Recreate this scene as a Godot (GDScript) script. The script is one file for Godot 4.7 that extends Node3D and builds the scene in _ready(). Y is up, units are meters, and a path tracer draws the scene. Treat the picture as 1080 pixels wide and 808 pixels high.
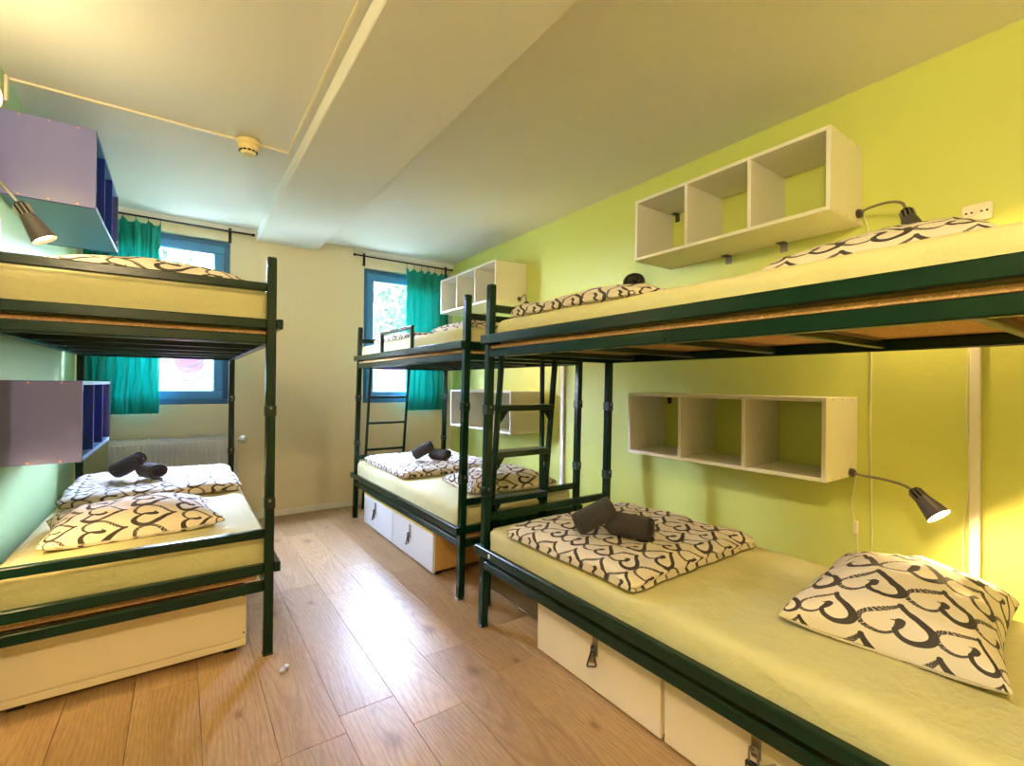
extends Node3D
# Hostel dormitory. World: x = towards the lime wall, y = up, -z = towards the window wall. P(r, y, d) puts d metres ahead.

const WALL_L := -0.668
const WALL_R := 2.58
const WALL_D := 4.9
const WALL_F := -1.7
const CEIL := 2.645

var rng := RandomNumberGenerator.new()
var M := {}
var names := {}
var boxes := {}

func P(r: float, y: float, d: float) -> Vector3:
	return Vector3(r, y, -d)

# ------------------------------------------------------------------ naming and parts
func numbered(called: String) -> String:
	var n: int = names.get(called, 0)
	names[called] = n + 1
	return called if n == 0 else "%s_%03d" % [called, n]

func thing(called: String, label: String, category: String, at: Vector3, group := "") -> Node3D:
	var o := Node3D.new()
	o.name = numbered(called)
	add_child(o, true)
	o.position = at
	o.set_meta("label", label)
	o.set_meta("category", category)
	if group != "":
		o.set_meta("group", group)
	return o

func structure(called: String) -> Node3D:
	var o := Node3D.new()
	o.name = called
	add_child(o, true)
	o.set_meta("kind", "structure")
	return o

func part(parent: Node, called: String, mesh: Mesh, mat: Material, pos := Vector3.ZERO, basis := Basis.IDENTITY) -> MeshInstance3D:
	var o := MeshInstance3D.new()
	o.name = called
	o.mesh = mesh
	o.material_override = mat
	o.transform = Transform3D(basis, pos)
	o.cast_shadow = GeometryInstance3D.SHADOW_CASTING_SETTING_ON
	parent.add_child(o, true)
	return o

# a part of a thing, placed in world coordinates
func wpart(root: Node3D, called: String, mesh: Mesh, mat: Material, wpos: Vector3, basis := Basis.IDENTITY) -> MeshInstance3D:
	return part(root, called, mesh, mat, wpos - root.position, basis)

# a box part given by its extents r0..r1, y0..y1, d0..d1 in world coordinates
func span(root: Node3D, called: String, mat: Material, r0: float, r1: float, y0: float, y1: float, d0: float, d1: float, bev := 0.003) -> MeshInstance3D:
	return wpart(root, called, box(Vector3(absf(r1 - r0), absf(y1 - y0), absf(d1 - d0)), bev), mat, P((r0 + r1) / 2, (y0 + y1) / 2, (d0 + d1) / 2))

# a square bar between two world points
func bar(root: Node3D, called: String, mat: Material, a: Vector3, b: Vector3, w: float, t: float, bev := 0.003, side := Vector3.RIGHT) -> MeshInstance3D:
	var y := (b - a).normalized()
	var z := side.cross(y).normalized()
	var x := y.cross(z).normalized()
	return wpart(root, called, box(Vector3(w, (b - a).length(), t), bev), mat, (a + b) / 2, Basis(x, y, z))

# ------------------------------------------------------------------ mesh helpers
func tri(st: SurfaceTool, a: Vector3, b: Vector3, c: Vector3, out: Vector3) -> void:
	var n := (a - c).cross(a - b)
	if n.dot(out) < 0.0:
		var t := b
		b = c
		c = t
	st.add_vertex(a)
	st.add_vertex(b)
	st.add_vertex(c)

func quad(st: SurfaceTool, a: Vector3, b: Vector3, c: Vector3, d: Vector3, out: Vector3) -> void:
	tri(st, a, b, c, out)
	tri(st, a, c, d, out)

func box(size: Vector3, bev := 0.003) -> Mesh:
	var key := "%.4f %.4f %.4f %.4f" % [size.x, size.y, size.z, bev]
	if boxes.has(key):
		return boxes[key]
	var st := SurfaceTool.new()
	st.begin(Mesh.PRIMITIVE_TRIANGLES)
	st.set_smooth_group(-1)
	var h := size / 2
	bev = minf(bev, minf(h.x, minf(h.y, h.z)) * 0.45)
	var e := h - Vector3.ONE * bev
	for ax in 3:
		var u := (ax + 1) % 3
		var v := (ax + 2) % 3
		for s in [-1.0, 1.0]:
			var q := []
			for k in [[-1, -1], [1, -1], [1, 1], [-1, 1]]:
				var p := Vector3.ZERO
				p[ax] = s * h[ax]
				p[u] = k[0] * e[u]
				p[v] = k[1] * e[v]
				q.append(p)
			var n := Vector3.ZERO
			n[ax] = s
			quad(st, q[0], q[1], q[2], q[3], n)
			# edges between ax and u
			for s2 in [-1.0, 1.0]:
				var n2 := Vector3.ZERO
				n2[ax] = s
				n2[u] = s2
				var a := Vector3.ZERO
				var b := Vector3.ZERO
				a[ax] = s * h[ax]
				a[u] = s2 * e[u]
				b[ax] = s * e[ax]
				b[u] = s2 * h[u]
				var a2 := a
				var b2 := b
				a[v] = -e[v]
				b[v] = -e[v]
				a2[v] = e[v]
				b2[v] = e[v]
				quad(st, a, b, b2, a2, n2)
	for sx in [-1.0, 1.0]:
		for sy in [-1.0, 1.0]:
			for sz in [-1.0, 1.0]:
				var s3 := Vector3(sx, sy, sz)
				tri(st, s3 * Vector3(h.x, e.y, e.z), s3 * Vector3(e.x, h.y, e.z), s3 * Vector3(e.x, e.y, h.z), s3)
	st.generate_normals()
	var m := st.commit()
	boxes[key] = m
	return m

# collects vertices welded by position; normals are smooth
class Weld:
	var v := PackedVector3Array()
	var uv := PackedVector2Array()
	var idx := PackedInt32Array()
	var at := {}
	func add(p: Vector3, t: Vector2) -> int:
		var k := Vector3i((p * 20000.0).round())
		if at.has(k):
			return at[k]
		at[k] = v.size()
		v.append(p)
		uv.append(t)
		return v.size() - 1
	func face(a: int, b: int, c: int, d: int) -> void:
		idx.append_array(PackedInt32Array([a, b, c, a, c, d]))
	func mesh() -> ArrayMesh:
		var n := PackedVector3Array()
		n.resize(v.size())
		for i in range(0, idx.size(), 3):
			var f := (v[idx[i]] - v[idx[i + 2]]).cross(v[idx[i]] - v[idx[i + 1]])
			for k in 3:
				n[idx[i + k]] += f
		for i in n.size():
			n[i] = n[i].normalized() if n[i].length() > 1e-12 else Vector3.UP
		var arr := []
		arr.resize(Mesh.ARRAY_MAX)
		arr[Mesh.ARRAY_VERTEX] = v
		arr[Mesh.ARRAY_NORMAL] = n
		arr[Mesh.ARRAY_TEX_UV] = uv
		arr[Mesh.ARRAY_INDEX] = idx
		var m := ArrayMesh.new()
		m.add_surface_from_arrays(Mesh.PRIMITIVE_TRIANGLES, arr)
		return m

# rounded soft block; wave(point on block, outward dir) gives a displaced point. Base at y = 0.
func soft_box(size: Vector3, rad: float, step: float, wave: Callable, uvs := 1.0) -> Mesh:
	var w := Weld.new()
	var h := size / 2
	rad = minf(rad, minf(h.x, minf(h.y, h.z)) * 0.98)
	var inner := h - Vector3.ONE * rad
	for ax in 3:
		var u := (ax + 1) % 3
		var v := (ax + 2) % 3
		var nu := maxi(4, int(ceil(size[u] / step)))
		var nv := maxi(4, int(ceil(size[v] / step)))
		for s in [-1.0, 1.0]:
			var grid := []
			for i in nu + 1:
				var row := []
				for j in nv + 1:
					var p := Vector3.ZERO
					p[ax] = s * h[ax]
					p[u] = (float(i) / nu * 2 - 1) * h[u]
					p[v] = (float(j) / nv * 2 - 1) * h[v]
					var c := p.clamp(-inner, inner)
					var dir := p - c
					if dir.length() > 1e-9:
						dir = dir.normalized()
					var q := c + dir * rad
					var t := Vector2(q.x + dir.x * (h.y - q.y), q.z + dir.z * (h.y - q.y)) * uvs
					q = wave.call(q + Vector3(0, h.y, 0), dir)
					row.append(w.add(q, t))
				grid.append(row)
			for i in nu:
				for j in nv:
					if s > 0:
						w.face(grid[i][j], grid[i][j + 1], grid[i + 1][j + 1], grid[i + 1][j])
					else:
						w.face(grid[i][j], grid[i + 1][j], grid[i + 1][j + 1], grid[i][j + 1])
	return w.mesh()

# a stuffed pillow with pointed corners lying on y = 0; x = long side
func pillow_mesh(sx: float, sz: float, thick: float, sd: int) -> Mesh:
	var w := Weld.new()
	var nz := FastNoiseLite.new()
	nz.seed = sd
	nz.frequency = 4.0
	var n := 34
	for side in [1.0, -1.0]:
		var grid := []
		for i in n + 1:
			var row := []
			for j in n + 1:
				var u := sin((float(i) / n - 0.5) * PI)
				var v := sin((float(j) / n - 0.5) * PI)
				var x := u * sx / 2 * (1.0 - 0.10 * (1.0 - v * v))
				var z := v * sz / 2 * (1.0 - 0.10 * (1.0 - u * u))
				var f := pow(maxf(0.0, 1.0 - u * u), 0.37) * pow(maxf(0.0, 1.0 - v * v), 0.37)
				var y := 0.03 * (0.4 + 0.6 * (u * u * v * v))
				if side > 0:
					y += f * (thick - 0.03) * (1.0 + 0.10 * nz.get_noise_2d(x, z)) + 0.012 * f * nz.get_noise_2d(x * 3 + 7, z * 3)
					y += 0.006 * sin(u * 22.0 + v * 5.0) * (1.0 - f) * f
				else:
					y -= minf(y, f * 0.05)
				row.append(w.add(Vector3(x, maxf(y, 0.0), z), Vector2((float(i) / n - 0.5) * sx * 1.3, (float(j) / n - 0.5) * sz * 1.4 * side) / 0.31 + Vector2(0.31 * sd, 0.17 * sd)))
			grid.append(row)
		for i in n:
			for j in n:
				if side > 0:
					w.face(grid[i][j], grid[i + 1][j], grid[i + 1][j + 1], grid[i][j + 1])
				else:
					w.face(grid[i][j], grid[i][j + 1], grid[i + 1][j + 1], grid[i + 1][j])
	return w.mesh()

# a round tube along points
func tube(pts: Array, rad: float, sides := 10) -> Mesh:
	var w := Weld.new()
	var rings := []
	var up := Vector3.UP
	for i in pts.size():
		var a: Vector3 = pts[maxi(i - 1, 0)]
		var b: Vector3 = pts[mini(i + 1, pts.size() - 1)]
		var t := (b - a).normalized()
		if absf(t.dot(up)) > 0.98:
			up = Vector3.RIGHT
		var x := up.cross(t).normalized()
		up = t.cross(x).normalized()
		var ring := []
		for k in sides:
			var an := TAU * k / sides
			ring.append(w.add((pts[i] as Vector3) + (x * cos(an) + up * sin(an)) * rad, Vector2(float(k) / sides, i)))
		rings.append(ring)
	for i in pts.size() - 1:
		for k in sides:
			w.face(rings[i][k], rings[i + 1][k], rings[i + 1][(k + 1) % sides], rings[i][(k + 1) % sides])
	for e in [0, pts.size() - 1]:
		var c := w.add((pts[e] as Vector3) + ((pts[e] as Vector3) - (pts[1 if e == 0 else e - 1] as Vector3)).normalized() * 0.0002, Vector2.ZERO)
		for k in sides:
			var a: int = rings[e][k]
			var b: int = rings[e][(k + 1) % sides]
			if e == 0:
				w.idx.append_array(PackedInt32Array([c, a, b]))
			else:
				w.idx.append_array(PackedInt32Array([c, b, a]))
	return w.mesh()

# smooth curve through control points
func curve(ctrl: Array, n: int) -> Array:
	var out := []
	for i in n + 1:
		var t := float(i) / n * (ctrl.size() - 1)
		var k := mini(int(t), ctrl.size() - 2)
		var p0: Vector3 = ctrl[maxi(k - 1, 0)]
		var p1: Vector3 = ctrl[k]
		var p2: Vector3 = ctrl[k + 1]
		var p3: Vector3 = ctrl[mini(k + 2, ctrl.size() - 1)]
		out.append(p1.cubic_interpolate(p2, p0, p3, t - k))
	return out

# a turned profile of (radius, y) points about the y axis; sharp profile corners are doubled points
func lathe(prof: Array, sides := 24) -> Mesh:
	var st := SurfaceTool.new()
	st.begin(Mesh.PRIMITIVE_TRIANGLES)
	for i in prof.size() - 1:
		var a: Vector2 = prof[i]
		var b: Vector2 = prof[i + 1]
		var n2 := Vector2(b.y - a.y, a.x - b.x).normalized()
		for k in sides:
			var t0 := TAU * k / sides
			var t1 := TAU * (k + 1) / sides
			var d0 := Vector3(cos(t0), 0, sin(t0))
			var d1 := Vector3(cos(t1), 0, sin(t1))
			var q := [d0 * a.x + Vector3.UP * a.y, d1 * a.x + Vector3.UP * a.y, d1 * b.x + Vector3.UP * b.y, d0 * b.x + Vector3.UP * b.y]
			var nn := [d0 * n2.x + Vector3.UP * n2.y, d1 * n2.x + Vector3.UP * n2.y, d1 * n2.x + Vector3.UP * n2.y, d0 * n2.x + Vector3.UP * n2.y]
			for f in [[0, 1, 2], [0, 2, 3]]:
				var A: Vector3 = q[f[0]]
				var B: Vector3 = q[f[1]]
				var C: Vector3 = q[f[2]]
				if (B - A).cross(C - A).length() < 1e-12:
					continue
				var order: Array = f if (A - C).cross(A - B).dot(nn[0] + nn[1]) >= 0 else [f[0], f[2], f[1]]
				for o in order:
					st.set_normal(nn[o])
					st.add_vertex(q[o])
	return st.commit()

# flat outline in x/y pulled out to a depth along z
func prism(pts: Array, depth: float) -> Mesh:
	var st := SurfaceTool.new()
	st.begin(Mesh.PRIMITIVE_TRIANGLES)
	st.set_smooth_group(-1)
	var poly := PackedVector2Array(pts)
	var t := Geometry2D.triangulate_polygon(poly)
	var c := Vector2.ZERO
	for p in poly:
		c += p / poly.size()
	for z in [-depth / 2, depth / 2]:
		for i in range(0, t.size(), 3):
			var q := []
			for k in 3:
				q.append(Vector3(poly[t[i + k]].x, poly[t[i + k]].y, z))
			tri(st, q[0], q[1], q[2], Vector3(0, 0, z))
	var cw := Geometry2D.is_polygon_clockwise(poly)
	for i in poly.size():
		var a := poly[i]
		var b := poly[(i + 1) % poly.size()]
		var nn := Vector2(b.y - a.y, a.x - b.x) * (-1.0 if cw else 1.0)
		quad(st, Vector3(a.x, a.y, -depth / 2), Vector3(b.x, b.y, -depth / 2), Vector3(b.x, b.y, depth / 2), Vector3(a.x, a.y, depth / 2), Vector3(nn.x, nn.y, 0))
	st.generate_normals()
	return st.commit()

# basis whose y axis points along dir
func aim(dir: Vector3) -> Basis:
	var y := dir.normalized()
	var x := y.cross(Vector3.FORWARD if absf(y.z) < 0.9 else Vector3.RIGHT).normalized()
	return Basis(x, y, x.cross(y).normalized())

# ------------------------------------------------------------------ materials
func paint(c: Color, rough: float, metal := 0.0) -> StandardMaterial3D:
	var m := StandardMaterial3D.new()
	m.albedo_color = c
	m.roughness = rough
	m.metallic = metal
	return m

func noise_image(freq: float, sd: int, size := 256, oct := 3) -> Image:
	var n := FastNoiseLite.new()
	n.seed = sd
	n.frequency = freq
	n.fractal_octaves = oct
	return n.get_seamless_image(size, size)

func bump(m: StandardMaterial3D, img: Image, strength: float, scale: Vector3, world := true) -> StandardMaterial3D:
	var b: Image = img.duplicate()
	b.convert(Image.FORMAT_RGBA8)
	b.bump_map_to_normal_map(strength)
	m.normal_enabled = true
	m.normal_texture = ImageTexture.create_from_image(b)
	m.normal_scale = 0.25
	m.uv1_triplanar = true
	m.uv1_world_triplanar = world
	m.uv1_scale = scale
	return m

func oak_image() -> Image:
	# four boards side by side, grain along v
	var W := 512
	var H := 1024
	var img := Image.create(W, H, false, Image.FORMAT_RGB8)
	var n := FastNoiseLite.new()
	n.seed = 4
	n.frequency = 0.01
	n.fractal_octaves = 3
	var f := FastNoiseLite.new()
	f.seed = 9
	f.frequency = 0.12
	f.fractal_octaves = 2
	var light := Color(0.755, 0.62, 0.44)
	var dark := Color(0.54, 0.395, 0.245)
	var tone := [1.0, 0.95, 1.03, 0.98]
	var heart := [0.35, 1.4, 0.6, -0.5]
	var peak := [0.35, 0.5, 0.72, 0.2]
	var knots := [[Vector2(80, 300), 9.0], [Vector2(330, 720), 11.0], [Vector2(210, 120), 5.0], [Vector2(455, 480), 6.0]]
	for y in H:
		# seamless in v by going round a circle
		var an := TAU * y / H
		var cx := cos(an) * 26.0
		var cy := sin(an) * 26.0
		for x in W:
			var k := x / 128
			var lx := (x % 128) / 128.0
			var wv := n.get_noise_3d(x * 1.1, cx, cy)
			var dy := sin(an * 0.5 - PI * (peak[k] as float))
			var R := sqrt(pow(lx - (heart[k] as float) + wv * 0.16, 2) + 0.16 * dy * dy)
			var ring := 0.0
			var kn := 0.0
			for q in knots:
				var dq := Vector2((x - q[0].x), (y - q[0].y) * 0.55)
				var rr := dq.length() / (q[1] as float)
				if rr < 6.0:
					kn = maxf(kn, exp(-rr * rr * 0.5))
					R += 0.10 * exp(-rr * rr * 0.18)
			ring = 0.5 + 0.5 * sin(R * 85.0 + wv * 2.0)
			ring = pow(ring, 2.2)
			var fib := f.get_noise_3d(x * 3.4, cx * 1.1, cy * 1.1)
			var t := clampf(0.17 + 0.27 * ring + 0.40 * fib + 0.22 * wv + kn * 0.8, 0.0, 1.0)
			var c := light.lerp(dark, t)
			var g: float = tone[k]
			img.set_pixel(x, y, Color(c.r * g, c.g * g, c.b * g))
	return img

# brush-drawn hearts, repeating; tip of each heart towards +u
func heart_image() -> Image:
	var N := 512
	var cov := PackedFloat32Array()
	cov.resize(N * N)
	rng.seed = 77
	var places := []
	for k in 2:
		places.append([Vector2(0.25, 0.25 + 0.5 * k), rng.randf_range(-0.12, 0.12)])
		places.append([Vector2(0.75, 0.02 + 0.5 * k), rng.randf_range(-0.12, 0.12)])
	for q in places:
		var c: Vector2 = q[0] * N
		var a: float = q[1] + 0.12
		for i in 700:
			var t := -0.12 + (TAU + 0.24) * i / 700.0
			var hx := 16.0 * pow(sin(t), 3)
			var hy := 13.0 * cos(t) - 5.0 * cos(2 * t) - 2.0 * cos(3 * t) - cos(4 * t)
			var p := Vector2(-hy * 7.5, hx * 7.7).rotated(a)
			var ph := t / TAU
			var wdt := 14.0 - 3.5 * cos(TAU * ph * 2.0)
			var dry := ph > 0.52
			var tang := Vector2(p.y, -p.x).normalized()
			var nrm := p.normalized()
			if not dry:
				stamp(cov, N, c + p, wdt, 1.0)
			else:
				for b in 6:
					var off := (b - 2.5) * 3.0
					if sin(t * (31.0 + b * 7.0) + b * 2.1) > -0.75 + 0.2 * (b % 3):
						stamp(cov, N, c + p + nrm * off * 1.25, 2.4, 0.92)
		# the curl where both lobes meet
		for i in 60:
			var t := i / 59.0
			var p := Vector2(-37.0 + 66.0 * t, 6.0 * sin(t * 3.0) + 10.0 * t).rotated(a)
			stamp(cov, N, c + p, lerpf(9.0, 17.0, sin(t * PI * 0.62)) * (1.0 if t < 0.85 else (1.0 - t) / 0.15 * 0.9 + 0.1), 1.0)
		for i in 40:
			var t := i / 39.0
			var p := Vector2(20.0 - 6.0 * t, 14.0 - 34.0 * t).rotated(a)
			stamp(cov, N, c + p, 7.0 * (1.0 - t) + 1.5, 1.0)
	var img := Image.create(N, N, false, Image.FORMAT_RGB8)
	var paper := Color(0.875, 0.835, 0.765)
	var ink := Color(0.235, 0.205, 0.195)
	for y in N:
		for x in N:
			img.set_pixel(x, y, paper.lerp(ink, cov[y * N + x]))
	return img

func stamp(cov: PackedFloat32Array, N: int, p: Vector2, r: float, strength: float) -> void:
	var R := int(ceil(r)) + 1
	for dy in range(-R, R + 1):
		for dx in range(-R, R + 1):
			var x := int(floor(p.x)) + dx
			var y := int(floor(p.y)) + dy
			var d := (Vector2(x + 0.5, y + 0.5) - p).length()
			var v := clampf(r - d + 0.5, 0.0, 1.0) * strength
			if v > 0.0:
				var i := posmod(y, N) * N + posmod(x, N)
				if cov[i] < v:
					cov[i] = v

func chip_image() -> Image:
	var N := 256
	var img := Image.create(N, N, false, Image.FORMAT_RGB8)
	img.fill(Color(0.73, 0.57, 0.38))
	rng.seed = 5
	for i in 2600:
		var p := Vector2(rng.randf() * N, rng.randf() * N)
		var a := rng.randf() * TAU
		var l := rng.randf_range(3, 12)
		var g := rng.randf_range(-0.16, 0.14)
		var c := Color(0.75 + g, 0.59 + g, 0.40 + g * 0.8)
		for k in int(l * 2):
			var q := p + Vector2(cos(a), sin(a)) * k * 0.5
			img.set_pixel(posmod(int(q.x), N), posmod(int(q.y), N), c)
			img.set_pixel(posmod(int(q.x) + 1, N), posmod(int(q.y), N), c)
	return img

func rib_image() -> Image:
	var N := 64
	var img := Image.create(N, N, false, Image.FORMAT_RGBA8)
	for y in N:
		for x in N:
			var v := 0.5 + 0.5 * sin(TAU * y / 8.0)
			v = v * 0.8 + 0.2 * rng.randf()
			img.set_pixel(x, y, Color(v, v, v, 1))
	return img

func mural_image() -> Image:
	var W := 768
	var H := 224
	var img := Image.create(W, H, false, Image.FORMAT_RGB8)
	img.fill(Color(0.80, 0.85, 0.82))
	rng.seed = 21
	var tints := [Color(0.86, 0.40, 0.52), Color(0.58, 0.30, 0.62), Color(0.88, 0.52, 0.42), Color(0.35, 0.66, 0.70), Color(0.45, 0.66, 0.42), Color(0.95, 0.88, 0.80)]
	for i in 70:
		var c := Vector2(rng.randf() * W, rng.randf() * H)
		var rx := rng.randf_range(10, 34)
		var ry := rng.randf_range(10, 30)
		var col: Color = tints[rng.randi() % tints.size()]
		var ringy := rng.randf() < 0.4
		for y in range(maxi(0, int(c.y - ry)), mini(H, int(c.y + ry))):
			for x in range(maxi(0, int(c.x - rx)), mini(W, int(c.x + rx))):
				var e := pow((x - c.x) / rx, 2) + pow((y - c.y) / ry, 2)
				if e < 1.0 and (not ringy or e > 0.55):
					img.set_pixel(x, y, col)
	for i in 260:
		var p := Vector2(rng.randf() * W, rng.randf() * H)
		var a := rng.randf() * TAU
		var bend := rng.randf_range(-0.06, 0.06)
		for k in rng.randi_range(20, 60):
			p += Vector2(cos(a), sin(a))
			a += bend
			if p.x > 1 and p.y > 1 and p.x < W - 2 and p.y < H - 2:
				for o in [Vector2.ZERO, Vector2(1, 0), Vector2(0, 1)]:
					img.set_pixel(int(p.x + o.x), int(p.y + o.y), Color(0.16, 0.36, 0.26))
	return img

func make_materials() -> void:
	var fine := noise_image(0.06, 1)
	var soft := noise_image(0.02, 2)
	M.ceiling = bump(paint(Color(0.93, 0.925, 0.905), 0.75), fine, 0.6, Vector3.ONE * 1.3)
	M.lime = bump(paint(Color(0.825, 0.855, 0.46), 0.5), fine, 0.8, Vector3.ONE * 1.5)
	M.cream = bump(paint(Color(0.925, 0.880, 0.745), 0.55), fine, 0.8, Vector3.ONE * 1.5)
	M.mint = bump(paint(Color(0.72, 0.83, 0.60), 0.55), fine, 0.8, Vector3.ONE * 1.5)
	M.trim = paint(Color(0.93, 0.92, 0.88), 0.45)
	M.duct = paint(Color(0.93, 0.90, 0.80), 0.4)
	M.green = bump(paint(Color(0.02, 0.145, 0.10), 0.24), soft, 1.2, Vector3.ONE * 6.0, false)
	M.green.metallic_specular = 0.4
	M.collar = paint(Color(0.03, 0.135, 0.10), 0.3)
	M.steel = paint(Color(0.62, 0.60, 0.57), 0.32, 0.9)
	M.black = paint(Color(0.05, 0.045, 0.045), 0.35)
	M.lamp_grey = paint(Color(0.33, 0.31, 0.32), 0.35, 0.3)
	M.brass = paint(Color(0.80, 0.60, 0.28), 0.3, 0.8)
	M.white_shelf = paint(Color(0.93, 0.915, 0.875), 0.35)
	M.lilac = paint(Color(0.445, 0.45, 0.70), 0.22)
	M.blue_in = paint(Color(0.10, 0.24, 0.66), 0.35)
	M.blue_board = paint(Color(0.42, 0.58, 0.74), 0.3)
	M.locker = bump(paint(Color(0.92, 0.855, 0.73), 0.4), fine, 0.5, Vector3.ONE * 2.0)
	M.locker_white = paint(Color(0.89, 0.885, 0.86), 0.35)
	M.locker_edge = paint(Color(0.85, 0.70, 0.22), 0.5)
	M.locker_side = paint(Color(0.80, 0.62, 0.38), 0.5)
	M.window_blue = paint(Color(0.26, 0.53, 0.74), 0.35)
	M.window_dark = paint(Color(0.18, 0.40, 0.58), 0.4)
	M.radiator = paint(Color(0.92, 0.92, 0.91), 0.3)
	M.plastic = paint(Color(0.94, 0.92, 0.84), 0.4)
	M.cord = paint(Color(0.93, 0.92, 0.82), 0.5)
	M.rod = paint(Color(0.10, 0.10, 0.11), 0.35, 0.4)
	M.detector = paint(Color(0.93, 0.86, 0.62), 0.45)
	M.ground = paint(Color(0.42, 0.45, 0.36), 0.95)
	M.bark = paint(Color(0.30, 0.23, 0.17), 0.9)
	M.foil = paint(Color(0.8, 0.8, 0.82), 0.3, 0.6)

	var sheet := paint(Color(0.825, 0.80, 0.59), 0.75)
	sheet.rim_enabled = true
	sheet.rim = 0.25
	sheet.rim_tint = 0.5
	var crease := FastNoiseLite.new()
	crease.seed = 6
	crease.frequency = 0.012
	crease.fractal_type = FastNoiseLite.FRACTAL_RIDGED
	crease.fractal_octaves = 3
	crease.domain_warp_enabled = true
	crease.domain_warp_amplitude = 40.0
	crease.domain_warp_frequency = 0.01
	M.sheet = bump(sheet, crease.get_seamless_image(512, 512), 7.0, Vector3(1.5, 1.9, 1.5))
	M.sheet.normal_scale = 0.4
	var curtain := paint(Color(0.03, 0.57, 0.52), 0.7)
	curtain.backlight_enabled = true
	curtain.backlight = Color(0.02, 0.52, 0.48)
	M.curtain = curtain
	var towel := paint(Color(0.22, 0.195, 0.195), 0.95)
	var rib := rib_image()
	rib.bump_map_to_normal_map(6.0)
	towel.normal_enabled = true
	towel.normal_texture = ImageTexture.create_from_image(rib)
	towel.rim_enabled = true
	towel.rim = 0.5
	M.towel = towel
	var print := paint(Color.WHITE, 0.8)
	print.albedo_texture = ImageTexture.create_from_image(heart_image())
	M.hearts = print
	var chip := paint(Color.WHITE, 0.8)
	chip.albedo_texture = ImageTexture.create_from_image(chip_image())
	chip.uv1_triplanar = true
	chip.uv1_world_triplanar = true
	chip.uv1_scale = Vector3.ONE * 3.0
	M.chip = chip
	var oak := oak_image()
	var oak_tex := ImageTexture.create_from_image(oak)
	var gloss := oak.duplicate() as Image
	gloss.convert(Image.FORMAT_RGBA8)
	gloss.bump_map_to_normal_map(1.2)
	var oak_n := ImageTexture.create_from_image(gloss)
	M.oak = []
	for k in 4:
		var o := paint(Color.WHITE if k < 2 else Color(0.95, 0.94, 0.93), 0.40)
		o.albedo_texture = oak_tex
		o.normal_enabled = true
		o.normal_texture = oak_n
		o.normal_scale = 0.35
		o.metallic_specular = 0.7
		M.oak.append(o)
	M.underlay = paint(Color(0.16, 0.10, 0.06), 0.9)
	var glass := StandardMaterial3D.new()
	glass.transparency = BaseMaterial3D.TRANSPARENCY_ALPHA
	glass.albedo_color = Color(0.85, 0.95, 1.0, 0.08)
	glass.roughness = 0.02
	M.glass = glass
	var mural := paint(Color(0.30, 0.30, 0.30), 0.9)
	mural.metallic_specular = 0.1
	mural.albedo_texture = ImageTexture.create_from_image(mural_image())
	M.mural = mural
	var leaf := paint(Color(0.15, 0.20, 0.125), 0.9)
	leaf.metallic_specular = 0.1
	leaf.backlight_enabled = true
	leaf.backlight = Color(0.03, 0.06, 0.02)
	leaf.vertex_color_use_as_albedo = true
	M.leaf = leaf
	var glow := paint(Color(1.0, 0.95, 0.85), 0.4)
	glow.emission_enabled = true
	glow.emission = Color(1.0, 0.90, 0.68)
	glow.emission_energy_multiplier = 2.2
	M.globe = glow
	var bulb := paint(Color(1, 1, 1), 0.3)
	bulb.emission_enabled = true
	bulb.emission = Color(1.0, 0.88, 0.66)
	bulb.emission_energy_multiplier = 9.0
	M.bulb = bulb

func omni(parent: Node3D, called: String, wpos: Vector3, energy: float, col: Color, size: float) -> void:
	var l := OmniLight3D.new()
	l.name = called
	parent.add_child(l, true)
	l.position = wpos - parent.position
	l.light_energy = energy
	l.light_color = col
	l.light_size = size
	l.omni_range = 14.0
	l.omni_attenuation = 2.0
	l.shadow_enabled = true

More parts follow.
